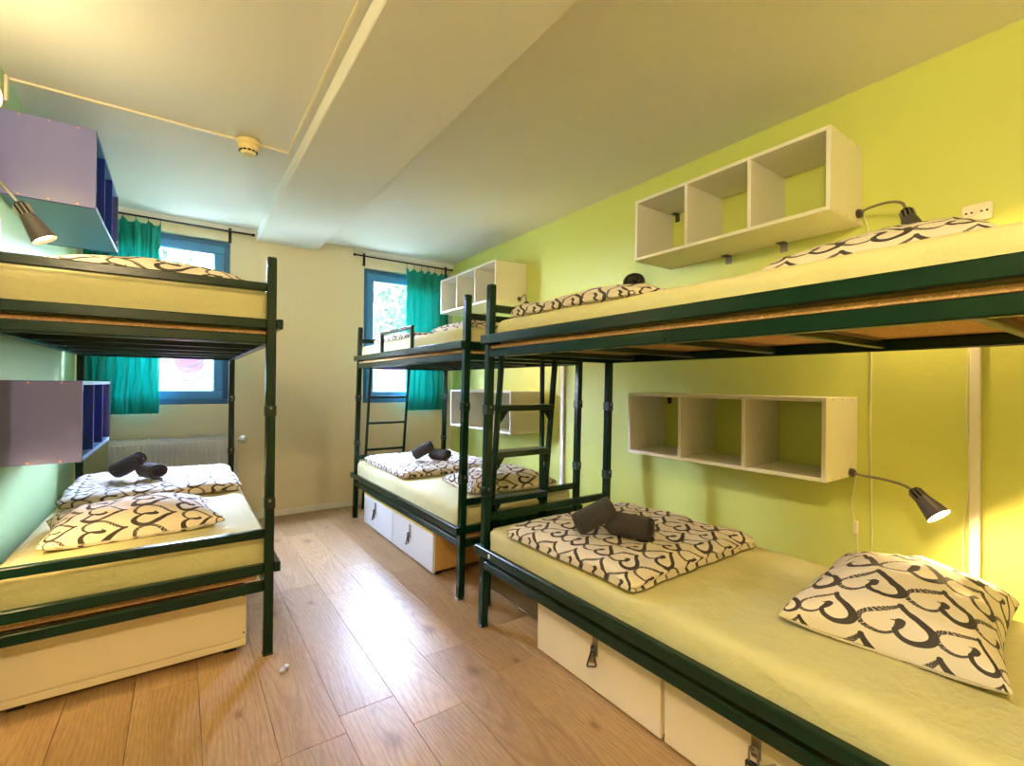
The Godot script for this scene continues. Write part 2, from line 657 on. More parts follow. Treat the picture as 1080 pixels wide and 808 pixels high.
# ------------------------------------------------------------------ room
func build_room() -> void:
	var fl := structure("floor")
	span(fl, "underlay", M.underlay, WALL_L - 0.2, WALL_R + 0.2, -0.12, -0.016, WALL_F - 0.2, WALL_D + 0.25, 0.0)
	rng.seed = 11
	var pw := 0.2135
	var edge := 0.0715 - 4 * pw
	var col := 0
	var gap := 0.0009
	while edge < WALL_R:
		var a := maxf(edge, WALL_L)
		var b := minf(edge + pw, WALL_R)
		if b > WALL_L and b - a > 0.01:
			# board ends seen in the photograph fix the stagger of three rows
			var first: float = {5: 1.72, 6: 1.82, 7: 1.625, 8: 2.0, 9: 1.72}.get(col, rng.randf_range(0.6, 1.9))
			var d := first
			while d > WALL_F:
				d -= 1.285
			while d < WALL_D:
				var d0 := maxf(d, WALL_F)
				var d1 := minf(d + 1.285, WALL_D)
				plank(fl, a + gap, b - gap, d0 + gap, d1 - gap)
				d += 1.285
		edge += pw
		col += 1
	var ce := structure("ceiling")
	span(ce, "slab", M.ceiling, WALL_L - 0.2, WALL_R + 0.2, CEIL, CEIL + 0.2, WALL_F - 0.2, WALL_D + 0.25, 0.0)
	var be := structure("trim_3")
	span(be, "beam", M.ceiling, 0.555, 1.09, 2.553, CEIL, WALL_F, WALL_D, 0.006)
	var wl := structure("wall_left")
	span(wl, "plaster", M.mint, WALL_L - 0.2, WALL_L, -0.12, CEIL + 0.2, WALL_F - 0.2, WALL_D + 0.25, 0.0)
	var wr := structure("wall_right")
	span(wr, "plaster", M.lime, WALL_R, WALL_R + 0.2, -0.12, CEIL + 0.2, WALL_F - 0.2, WALL_D + 0.25, 0.0)
	var wf := structure("wall_front")
	span(wf, "plaster", M.cream, WALL_L, WALL_R, -0.12, CEIL + 0.2, WALL_F - 0.2, WALL_F, 0.0)
	# window wall with two openings
	var wb := structure("wall_back")
	var o1 := [-0.55, 0.353, 1.06, 2.51]
	var o2 := [1.55, 2.45, 1.05, 2.46]
	var D2 := WALL_D + 0.25
	span(wb, "plaster", M.cream, WALL_L, o1[0], 0.0, CEIL, WALL_D, D2, 0.0)
	span(wb, "plaster", M.cream, o1[1], o2[0], 0.0, CEIL, WALL_D, D2, 0.0)
	span(wb, "plaster", M.cream, o2[1], WALL_R, 0.0, CEIL, WALL_D, D2, 0.0)
	for o in [o1, o2]:
		span(wb, "plaster", M.cream, o[0], o[1], 0.0, o[2], WALL_D, D2, 0.0)
		span(wb, "plaster", M.cream, o[0], o[1], o[3], CEIL, WALL_D, D2, 0.0)
	build_window("window_1", o1)
	build_window("window_2", o2)
	var bb := structure("baseboard_back")
	span(bb, "board", M.trim, 0.45, WALL_R, 0.0, 0.055, WALL_D - 0.014, WALL_D, 0.003)
	for t in [["trim_1", WALL_L, 0.555], ["trim_2", 1.44, WALL_R]]:
		var tr := structure(t[0])
		span(tr, "board", M.trim, t[1], t[2], 2.598, CEIL, WALL_D - 0.03, WALL_D, 0.004)

func plank(fl: Node3D, r0: float, r1: float, d0: float, d1: float) -> void:
	# a board with eased edges and its own stretch of grain
	var st := SurfaceTool.new()
	st.begin(Mesh.PRIMITIVE_TRIANGLES)
	st.set_smooth_group(-1)
	var e := 0.0005
	var k := rng.randi() % 4
	var v0 := rng.randf()
	var flip := -1.0 if rng.randf() < 0.5 else 1.0
	var hw := (r1 - r0) / 2
	var hl := (d1 - d0) / 2
	var top := [Vector3(-hw + e, 0, -hl + e), Vector3(hw - e, 0, -hl + e), Vector3(hw - e, 0, hl - e), Vector3(-hw + e, 0, hl - e)]
	var mid := [Vector3(-hw, -e, -hl), Vector3(hw, -e, -hl), Vector3(hw, -e, hl), Vector3(-hw, -e, hl)]
	var low := []
	for p in mid:
		low.append(Vector3(p.x, -0.014, p.z))
	var quads := [[top[0], top[1], top[2], top[3]], [low[0], low[1], low[2], low[3]]]
	for i in 4:
		var j := (i + 1) % 4
		quads.append([top[i], top[j], mid[j], mid[i]])
		quads.append([mid[i], mid[j], low[j], low[i]])
	for q in quads:
		var c: Vector3 = (q[0] + q[1] + q[2] + q[3]) / 4 - Vector3(0, -0.007, 0)
		var nn: Vector3 = (q[0] - q[2]).cross(q[0] - q[1])
		var ids := [0, 1, 2, 0, 2, 3] if nn.dot(c) > 0 else [0, 2, 1, 0, 3, 2]
		for i in ids:
			var p: Vector3 = q[i]
			st.set_uv(Vector2((k + clampf(0.5 + p.x / 0.2135, 0.01, 0.99)) / 4.0, v0 + flip * p.z / 1.7))
			st.add_vertex(p)
	st.generate_normals()
	st.generate_tangents()
	wpart(fl, "plank", st.commit(), M.oak[rng.randi() % 4], P((r0 + r1) / 2, 0, (d0 + d1) / 2))

func build_window(called: String, o: Array) -> void:
	var w := structure(called)
	var d0 := WALL_D + 0.045
	var f := 0.05
	var s := 0.068
	var a: float = o[0]
	var b: float = o[1]
	var lo: float = o[2]
	var hi: float = o[3]
	for fr in [["frame_rail", "frame_stile", M.window_dark, 0.0, f, d0, d0 + 0.07], ["sash_rail", "sash_stile", M.window_blue, f - 0.004, f + s, d0 - 0.014, d0 + 0.05]]:
		var i: float = fr[3]
		var j: float = fr[4]
		span(w, fr[0], fr[2], a + i, b - i, lo + i, lo + j, fr[5], fr[6], 0.005)
		span(w, fr[0], fr[2], a + i, b - i, hi - j, hi - i, fr[5], fr[6], 0.005)
		span(w, fr[1], fr[2], a + i, a + j, lo + j, hi - j, fr[5], fr[6], 0.005)
		span(w, fr[1], fr[2], b - j, b - i, lo + j, hi - j, fr[5], fr[6], 0.005)
	var g := f + s
	for e in [[a + g - 0.002, a + g + 0.008, lo + g, hi - g], [b - g - 0.008, b - g + 0.002, lo + g, hi - g], [a + g, b - g, lo + g - 0.002, lo + g + 0.008], [a + g, b - g, hi - g - 0.008, hi - g + 0.002]]:
		span(w, "glazing_bead", M.trim, e[0], e[1], e[2], e[3], d0 - 0.004, d0 + 0.02, 0.002)
	span(w, "pane", M.glass, a + g - 0.005, b - g + 0.005, lo + g - 0.005, hi - g + 0.005, d0 + 0.024, d0 + 0.028, 0.0)

func build_outside() -> void:
	var gr := structure("ground")
	span(gr, "lawn", M.ground, -16.0, 20.0, -0.3, -0.12, WALL_D + 0.25, 30.0, 0.0)
	var wall := thing("garden_wall", "low garden wall painted with pink and purple shapes outside the windows", "wall", P(1.2, -0.12, 7.3))
	var q := QuadMesh.new()
	q.size = Vector2(7.0, 1.74)
	span(wall, "masonry", M.cream, -2.3, 4.7, -0.12, 1.60, 7.3, 7.5, 0.01)
	wpart(wall, "painting", q, M.mural, P(1.2, 0.74, 7.296))
	rng.seed = 31
	var leaf := leaf_mesh()
	var i := 0
	for b in [[-5.4, 15.4, 2.3, 5.6, "broad leafy tree beyond the painted garden wall, at its left end"], [-1.2, 14.6, 2.3, 5.4, "loose leafy tree beyond the garden wall, framed by the radiator window"], [2.8, 15.3, 2.2, 5.7, "tall leafy tree between the two window views beyond the garden wall"], [6.4, 14.6, 2.3, 5.5, "dense leafy tree beyond the garden wall, framed by the ladder window"], [10.4, 15.4, 2.4, 5.7, "wide leafy tree beyond the far right end of the garden wall"]]:
		var t := thing("garden_tree", b[4], "tree", P(b[0], -0.12, b[1]), "trees beyond the garden wall")
		var stems := 5
		for k in stems:
			var an := TAU * k / stems
			part(t, "branch", tube([Vector3(cos(an) * 0.1, 0, sin(an) * 0.1), Vector3(cos(an) * 0.5, b[3] * 0.45, sin(an) * 0.4), Vector3(cos(an) * 1.3, b[3] * 0.8, sin(an) * 0.8)], 0.06, 6), M.bark)
		var mm := MultiMesh.new()
		mm.transform_format = MultiMesh.TRANSFORM_3D
		mm.use_colors = true
		mm.mesh = leaf
		mm.instance_count = 6000
		for k in mm.instance_count:
			var dir := Vector3(rng.randfn(), rng.randfn(), rng.randfn()).normalized()
			var rr := pow(rng.randf(), 0.4)
			var lump := 0.85 + 0.25 * sin(dir.x * 7.0 + i) * cos(dir.y * 6.0 + dir.z * 5.0)
			var p := dir * rr * lump * Vector3(b[2], b[3] * 0.52, 1.6) + Vector3(0, b[3] * 0.52, 0)
			var bs := Basis.from_euler(Vector3(rng.randf() * TAU, rng.randf() * TAU, rng.randf() * TAU)).scaled(Vector3.ONE * rng.randf_range(1.2, 2.4))
			mm.set_instance_transform(k, Transform3D(bs, p))
			var g := rng.randf_range(0.55, 1.25)
			mm.set_instance_color(k, Color(g * rng.randf_range(0.85, 1.2), g, g * rng.randf_range(0.7, 1.1)))
		var mi := MultiMeshInstance3D.new()
		mi.name = "foliage"
		mi.multimesh = mm
		mi.material_override = M.leaf
		mi.set_meta("kind", "stuff")
		t.add_child(mi, true)
		i += 1

func leaf_mesh() -> Mesh:
	var st := SurfaceTool.new()
	st.begin(Mesh.PRIMITIVE_TRIANGLES)
	var a := Vector3(0, 0, -0.075)
	var b := Vector3(0.035, 0.008, 0)
	var c := Vector3(0, 0, 0.075)
	var d := Vector3(-0.035, 0.008, 0)
	for p in [a, b, c, a, c, d]:
		st.add_vertex(p)
	st.generate_normals()
	return st.commit()

# ------------------------------------------------------------------ beds
# aisle and wall are the post centres at the floor; out = direction from bed to aisle in r
func bunk_bed(label: String, aisle: float, wall: float, dn: float, df: float, lean: float, lift: float, top: float) -> Node3D:
	var out := signf(aisle - wall)
	var g: StandardMaterial3D = M.green
	var t := thing("bunk_bed", label, "bunk bed", P((aisle + wall) / 2, 0, (dn + df) / 2), "dark green metal bunk beds")
	var hp := 0.02
	for d in [dn, df]:
		for r in [aisle, wall]:
			var p := bar(t, "post", g, P(r, 0.004, d), P(r + lean * top, top, d), 0.04, 0.04, 0.004)
			for y in [0.695, 1.12]:
				var c := part(p, "collar", box(Vector3(0.047, 0.052, 0.047), 0.004), M.collar, Vector3(0, y - top / 2, 0))
				c.name = "collar"
				part(p, "bolt", lathe([Vector2(0, 0.006), Vector2(0.005, 0.005), Vector2(0.006, 0)], 8), M.steel, Vector3(0, y - top / 2 + 0.012, 0.0235), aim(Vector3(0, 0, 1)))
			part(p, "foot_cap", box(Vector3(0.043, 0.012, 0.043), 0.003), M.black, Vector3(0, 0.004 - top / 2, 0))
			part(p, "end_cap", box(Vector3(0.036, 0.004, 0.036), 0.001), M.black, Vector3(0, top / 2, 0))
	var tiers := [[0.298, 0.378, 0.54, 0.0], [1.393 + lift, 1.462 + lift, 1.634 + lift, lean * 1.45]]
	for k in 2:
		var q: Array = tiers[k]
		var sh: float = q[3] if k == 1 else lean * 0.35
		var ra := aisle + sh
		var rw := wall + sh
		# side rails: a proud upper one outside the posts, a lower one between them
		for s in [[ra, out], [rw, -out]]:
			var rr: float = s[0]
			var so: float = s[1]
			span(t, "side_rail", g, rr + so * hp, rr + so * (hp + 0.028), q[1], q[1] + 0.046, dn - 0.024, df + 0.024, 0.004)
			span(t, "lower_side_rail", g, rr - 0.018, rr + 0.018, q[0], q[0] + 0.044, dn + hp, df - hp, 0.004)
		for d in [dn, df]:
			var r0 := minf(ra, rw) + hp
			var r1 := maxf(ra, rw) - hp
			span(t, "end_rail", g, r0, r1, q[1], q[1] + 0.044, d - 0.016, d + 0.016, 0.004)
			span(t, "lower_end_rail", g, r0, r1, q[0], q[0] + 0.042, d - 0.018, d + 0.018, 0.004)
			span(t, "end_guard", g, r0, r1, q[2], q[2] + 0.038, d - 0.016, d + 0.016, 0.004)
		for n in 5:
			var d := lerpf(dn, df, (n + 0.72) / 5.0 - 0.045)
			span(t, "crossbar", M.collar, minf(ra, rw) + 0.018, maxf(ra, rw) - 0.018, q[0] + 0.010, q[0] + 0.036, d - 0.014, d + 0.014, 0.003)
		var inset := 0.045 if k == 0 else -0.012
		span(t, "base_board", M.chip, minf(ra, rw) + inset, maxf(ra, rw) - inset, q[0] + 0.046, q[0] + 0.062, dn + 0.024, df - 0.024, 0.001)
	return t

func mattress(label: String, r0: float, r1: float, d0: float, d1: float, y0: float, y1: float, sd: int) -> void:
	var t := thing("mattress", label, "mattress", P((r0 + r1) / 2, y0, (d0 + d1) / 2), "mattresses in olive fitted sheets")
	var nz := FastNoiseLite.new()
	nz.seed = sd
	nz.frequency = 1.6
	var hh := y1 - y0
	var wave := func(p: Vector3, dir: Vector3) -> Vector3:
		var side := clampf(1.0 - absf(dir.y), 0.0, 1.0)
		var pull := nz.get_noise_2d((p.x + p.z) * 9.0 + p.y * 4.0, p.y * 2.5) * 0.007 * side
		var sag := -absf(nz.get_noise_2d(p.x, p.z)) * 0.010
		var q := p + dir * minf(pull - 0.003 * side, 0.0)
		if dir.y > 0.3:
			q.y += sag
			# small gathers near the long edges
			var ex := clampf((absf(p.x) - (r1 - r0) / 2 + 0.10) / 0.10, 0.0, 1.0)
			q.y += -0.0035 * ex * absf(sin(p.z * 34.0 + 6.0 * nz.get_noise_2d(p.z * 2.0, p.x))) * dir.y * maxf(0.0, nz.get_noise_2d(p.z * 0.8 + 40.0, 3.0))
		return q
	part(t, "fitted_sheet", soft_box(Vector3(r1 - r0, hh, d1 - d0), 0.045, 0.028, wave, 1.0), M.sheet)

func duvet(label: String, r: float, d: float, y: float, sr: float, sdd: float, h: float, turn: float, sd: int) -> void:
	var t := thing("folded_duvet", label, "duvet", P(r, y, d), "folded heart-print duvets")
	t.rotation.y = turn
	var nz := FastNoiseLite.new()
	nz.seed = sd
	nz.frequency = 3.0
	var wave := func(p: Vector3, dir: Vector3) -> Vector3:
		var q := p
		var up := clampf(p.y / h, 0.0, 1.0)
		q.y += up * (0.016 * nz.get_noise_2d(p.x, p.z) + 0.008 * nz.get_noise_2d(p.x * 3.0 + 9.0, p.z * 3.0))
		var fx := absf(p.x) / (sr / 2)
		var fz := absf(p.z) / (sdd / 2)
		q.y -= up * h * 0.28 * (pow(clampf(fx, 0, 1), 6.0) + pow(clampf(fz, 0, 1), 6.0))
		q.x += 0.012 * nz.get_noise_2d(p.z * 2.0, 5.0 + p.y * 4.0) * fx * signf(p.x)
		q.z += 0.012 * nz.get_noise_2d(p.x * 2.0, 25.0 + p.y * 4.0) * fz * signf(p.z)
		# the fold seen along the sides
		var side := clampf(1.0 - absf(dir.y) * 1.2, 0.0, 1.0)
		q -= Vector3(dir.x, 0, dir.z) * side * 0.014 * exp(-pow((p.y - h * 0.45) / 0.008, 2))
		q.y = maxf(q.y, 0.0)
		return q
	part(t, "cover", soft_box(Vector3(sr, h, sdd), h * 0.48, 0.02, wave, 1.0 / 0.26), M.hearts)

func pillow(label: String, r: float, d: float, y: float, sx: float, sz: float, h: float, turn: float, sd: int, tilt := 0.0) -> void:
	var t := thing("pillow", label, "pillow", P(r, y, d), "heart-print pillows")
	t.rotation = Vector3(0, turn, tilt)
	part(t, "pillowcase", pillow_mesh(sx, sz, h, sd), M.hearts)

func towel_mesh(turns: float, rad: float, length: float) -> Mesh:
	var w := Weld.new()
	var th := 0.0105
	var n := int(turns * 22)
	var rows := []
	var s := 0.0
	for i in n + 1:
		var t := float(i) / n
		var a := t * turns * TAU
		var r := 0.010 + (rad - 0.010) * t
		s += r * TAU * turns / n
		var dir := Vector3(cos(a), sin(a) * 0.86, 0)
		var bulge := 1.0 + 0.02 * sin(a * 3.0)
		var o := dir * r * bulge
		var k := dir * maxf(0.002, r - th)
		var row := []
		for e in [[-0.5, 0.86], [-0.46, 0.96], [-0.38, 1.0], [-0.13, 1.02], [0.13, 0.99], [0.38, 1.01], [0.46, 0.95], [0.5, 0.85]]:
			row.append(w.add(o * (lerpf(1.0, e[1], t * t)) + Vector3(0, 0, e[0] * length * (1.0 + 0.03 * sin(a * 0.7))), Vector2(s * 8, e[0] * 2.4)))
		row.append(w.add(k + Vector3(0, 0, length * 0.47), Vector2(s * 8, 1.3)))
		row.append(w.add(k + Vector3(0, 0, -length * 0.47), Vector2(s * 8, -1.3)))
		rows.append(row)
	for i in n:
		for k in 10:
			w.face(rows[i][k], rows[i + 1][k], rows[i + 1][(k + 1) % 10], rows[i][(k + 1) % 10])
	return w.mesh()

func towels(where: String, r: float, d: float, y: float, turn: float, big := 1.0) -> void:
	var m := towel_mesh(2.8, 0.057 * big, 0.165 * big)
	var c := Basis(Vector3.UP, turn)
	var a := thing("rolled_towel", "dark rolled towel with its spiral end showing, %s" % where, "towel", P(r, y + 0.056 * big, d) + c * Vector3(0.035, 0, 0.045) * big, "rolled towels on the duvets")
	part(a, "terry_roll", m, M.towel, Vector3.ZERO, c * Basis(Vector3.UP, 0.35))
	var b := thing("rolled_towel", "dark rolled towel propped up on its twin, %s" % where, "towel", P(r, y + 0.088 * big, d) + c * Vector3(-0.066, 0, -0.05) * big, "rolled towels on the duvets")
	part(b, "terry_roll", m, M.towel, Vector3.ZERO, c * Basis(Vector3.UP, 0.90) * Basis(Vector3.RIGHT, -0.50))

func ladder_steps() -> void:
	# stands in the gap between the two right-hand beds
	var t := thing("bunk_ladder", "dark green ladder with two deep treads between the two beds by the lime wall", "ladder", P(1.62, 0, 2.2))
	for r in [1.43, 1.81]:
		bar(t, "stile", M.green, P(r, 0.0, 2.285), P(r, 1.40, 2.135), 0.024, 0.03)
		bar(t, "upright", M.green, P(r + 0.006, 0.0, 2.262), P(r + 0.006, 1.40, 2.262), 0.022, 0.026)
	for y in [1.122, 0.862, 0.60, 0.33]:
		var dd: float = 2.285 - 0.15 * y / 1.4
		span(t, "tread", M.collar, 1.43, 1.81, y - 0.016, y + 0.016, dd - 0.03, 2.268, 0.003)
		for r in [1.455, 1.785]:
			var s := -1.0 if r > 1.6 else 1.0
			wpart(t, "gusset", prism([Vector2(0, 0), Vector2(0.05 * s, 0), Vector2(0, -0.07)], 0.004), M.green, P(r - 0.008 * s, y - 0.014, dd))

func ladder_rungs() -> void:
	var t := thing("bunk_ladder", "slim dark ladder with thin rungs at the bed end facing the curtained window", "ladder", P(1.69, 0, 4.55))
	for r in [1.495, 1.885]:
		bar(t, "stile", M.green, P(r, 0.0, 4.70), P(r, 1.41, 4.492), 0.022, 0.022)
	for y in [1.119, 0.865, 0.60, 0.34]:
		var d: float = 4.70 - 0.208 * y / 1.41
		span(t, "rung", M.green, 1.50, 1.88, y - 0.011, y + 0.011, d - 0.011, d + 0.011, 0.003)

# ------------------------------------------------------------------ shelves, lamps, lockers
func cube_shelf(called: String, label: String, group: String, wall: float, front: float, d0: float, d1: float, y0: float, y1: float, mats: Array, brackets: bool) -> void:
	var t := thing(called, label, "shelf", P(wall, y0, (d0 + d1) / 2), group)
	var k := 0.018
	span(t, "top_board", mats[0], wall, front, y1 - k, y1, d0 + k, d1 - k, 0.0015)
	span(t, "bottom_board", mats[0], wall, front, y0, y0 + k, d0 + k, d1 - k, 0.0015)
	for d in [d0, d1 - k]:
		var e := span(t, "end_board", mats[1], wall, front, y0, y1, d, d + k, 0.0015)
		if d == d0:
			for y in [y0 + k / 2, y1 - k / 2]:
				for f in [0.2, 0.5, 0.8]:
					part(e, "screw", lathe([Vector2(0, 0.0012), Vector2(0.0035, 0.001), Vector2(0.004, 0)], 8), M.brass, Vector3((f - 0.5) * absf(front - wall), y - (y0 + y1) / 2, k / 2), aim(Vector3(0, 0, 1)))
	for i in [1, 2]:
		var d := lerpf(d0, d1, i / 3.0)
		span(t, "divider", mats[2], wall, front, y0 + k, y1 - k, d - k / 2, d + k / 2, 0.0015)
	if brackets:
		var s := signf(front - wall)
		span(t, "bracket", M.lamp_grey, wall + s * 0.002, wall + s * 0.045, y1 - k - 0.006, y1 - k - 0.001, d1 - k - 0.05, d1 - k - 0.02, 0.001)
		span(t, "bracket", M.lamp_grey, wall + s * 0.001, wall + s * 0.006, y1 - k - 0.05, y1 - k - 0.001, d1 - k - 0.05, d1 - k - 0.02, 0.001)
		for d in [lerpf(d0, d1, 0.33), lerpf(d0, d1, 0.62)]:
			span(t, "bracket", M.lamp_grey, wall + s * 0.002, wall + s * 0.05, y0 - 0.005, y0 - 0.0005, d - 0.02, d + 0.02, 0.001)
			span(t, "bracket", M.steel, wall + s * 0.001, wall + s * 0.005, y0 - 0.045, y0 - 0.0005, d - 0.018, d + 0.018, 0.001)

# gooseneck lamp: base on a shelf end, neck along the points, head at the last point looking along dir
func reading_lamp(label: String, pts: Array, dir: Vector3, energy: float, head_len := 0.115) -> void:
	var base: Vector3 = pts[0]
	var t := thing("reading_lamp", label, "lamp", base, "gooseneck reading lamps")
	var first: Vector3 = ((pts[1] as Vector3) - base).normalized()
	part(t, "base", lathe([Vector2(0, 0.022), Vector2(0.010, 0.022), Vector2(0.012, 0.010), Vector2(0.019, 0.008), Vector2(0.020, -0.002), Vector2(0, -0.002)], 16), M.lamp_grey, Vector3.ZERO, aim(first))
	var local := []
	for p in pts:
		local.append((p as Vector3) - base)
	part(t, "gooseneck", tube(curve(local, 28), 0.0055, 10), M.steel)
	dir = dir.normalized()
	var tip: Vector3 = local[local.size() - 1]
	var b := aim(dir)
	var L := head_len
	part(t, "socket_cap", lathe([Vector2(0, -0.004), Vector2(0.017, -0.004), Vector2(0.021, 0.004), Vector2(0.024, L * 0.34), Vector2(0, L * 0.34)], 20), M.black, tip, b)
	for k in 10:
		var an := TAU * k / 10
		var o := b * Vector3(cos(an) * 0.0235, L * 0.17, sin(an) * 0.0235)
		part(t, "vent_rib", box(Vector3(0.004, L * 0.28, 0.004), 0.001), M.steel, tip + o, b * Basis(Vector3.UP, -an))
	part(t, "shade", lathe([Vector2(0.024, L * 0.30), Vector2(0.042, L), Vector2(0.040, L), Vector2(0.022, L * 0.32)], 24), M.lamp_grey, tip, b)
	part(t, "bulb", lathe([Vector2(0, L * 0.50), Vector2(0.015, L * 0.52), Vector2(0.034, L * 0.86), Vector2(0.030, L * 0.93), Vector2(0, L * 0.96)], 20), M.bulb, tip, b)
	omni(t, "bulb_light", base + tip + dir * L * 0.80, energy, Color(1.0, 0.84, 0.58), 0.025)

func locker(label: String, front: float, back: float, d0: float, d1: float, y1: float, mats: Array, hasp_d: float, hasp_y: float, locked: bool) -> void:
	var t := thing("under_bed_locker", label, "locker", P((front + back) / 2, 0, (d0 + d1) / 2), "lockers pushed under the beds")
	span(t, "body", mats[1], front + 0.018, back, 0.03, y1 - 0.012, d0 + 0.002, d1 - 0.002, 0.003)
	span(t, "front_panel", mats[0], front, front + 0.018, 0.022, y1 - 0.012, d0 + 0.001, d1 - 0.001, 0.002)
	span(t, "lid", mats[2], front - 0.002, back, y1 - 0.012, y1, d0, d1, 0.002)
	for q in [[front + 0.05, d0 + 0.04], [front + 0.05, d1 - 0.04], [back - 0.05, d0 + 0.04], [back - 0.05, d1 - 0.04]]:
		span(t, "glide", M.black, q[0] - 0.02, q[0] + 0.02, 0.0, 0.03, q[1] - 0.02, q[1] + 0.02, 0.002)
	var x := front - 0.003
	var h := span(t, "hasp", M.steel, x - 0.002, x + 0.003, hasp_y - 0.01, hasp_y + 0.085, hasp_d - 0.014, hasp_d + 0.014, 0.001)
	var dy := hasp_y - (hasp_y + 0.0375)
	part(h, "staple", tube(curve([Vector3(0, dy + 0.02, -0.010), Vector3(-0.016, dy + 0.02, -0.009), Vector3(-0.021, dy + 0.02, 0), Vector3(-0.016, dy + 0.02, 0.009), Vector3(0, dy + 0.02, 0.010)], 12), 0.003, 8), M.steel)
	if locked:
		part(h, "shackle", tube(curve([Vector3(-0.015, dy - 0.02, -0.013), Vector3(-0.015, dy + 0.018, -0.012), Vector3(-0.015, dy + 0.028, 0), Vector3(-0.015, dy + 0.018, 0.012), Vector3(-0.015, dy - 0.02, 0.013)], 16), 0.0032, 8), M.steel)
		var pb := part(h, "padlock", box(Vector3(0.018, 0.040, 0.045), 0.004), M.black, Vector3(-0.015, dy - 0.037, 0))
		part(h, "padlock_face", box(Vector3(0.004, 0.022, 0.028), 0.002), M.brass, Vector3(-0.025, dy - 0.037, 0))
		part(h, "open_strap", box(Vector3(0.004, 0.03, 0.045), 0.001), M.steel, Vector3(-0.010, dy - 0.012, 0.045), Basis(Vector3.UP, 0.5) * Basis(Vector3.RIGHT, -0.5))
	else:
		# a swung-down wire loop with the strap behind it
		part(h, "loop", tube(curve([Vector3(-0.012, dy + 0.03, -0.006), Vector3(-0.02, dy - 0.01, 0.020), Vector3(-0.022, dy - 0.034, 0.026), Vector3(-0.02, dy - 0.050, -0.004), Vector3(-0.02, dy - 0.055, -0.024), Vector3(-0.012, dy + 0.0, -0.012), Vector3(-0.012, dy + 0.03, -0.006)], 30), 0.0032, 8), M.black)
		part(h, "strap", prism([Vector2(-0.008, 0.03), Vector2(0.008, 0.03), Vector2(0.018, -0.045), Vector2(-0.014, -0.035)], 0.003), M.steel, Vector3(-0.008, dy, -0.006), Basis(Vector3.UP, PI / 2))

func shelves() -> void:
	var w := [M.white_shelf, M.white_shelf, M.white_shelf]
	cube_shelf("wall_shelf", "white three-cube wall shelf above the large bed, next to the wall socket", "white cube shelves on the lime wall", WALL_R, 2.235, 0.857, 1.905, 2.004, 2.365, w, true)
	cube_shelf("wall_shelf", "white three-cube wall shelf over the folded duvet and lit lamp", "white cube shelves on the lime wall", WALL_R, 2.245, 0.872, 1.955, 0.846, 1.208, w, true)
	cube_shelf("wall_shelf", "white three-cube wall shelf high beside the teal curtain", "white cube shelves on the lime wall", WALL_R, 2.245, 3.46, 4.53, 1.998, 2.352, w, false)
	cube_shelf("wall_shelf", "white three-cube wall shelf behind the treaded ladder, below an upper bunk", "white cube shelves on the lime wall", WALL_R, 2.25, 3.22, 4.29, 0.836, 1.198, w, false)
	cube_shelf("wall_shelf", "lilac cube shelf with blue inside, mounted high beside the round wall light", "lilac and blue cube shelves", WALL_L, -0.34, 2.985, 3.95, 2.075, 2.45, [M.blue_board, M.lilac, M.blue_in], false)
	cube_shelf("wall_shelf", "lilac cube shelf with blue inside, between the bunks near the radiator", "lilac and blue cube shelves", WALL_L, -0.34, 2.68, 3.65, 0.908, 1.252, [M.blue_board, M.lilac, M.blue_in], false)

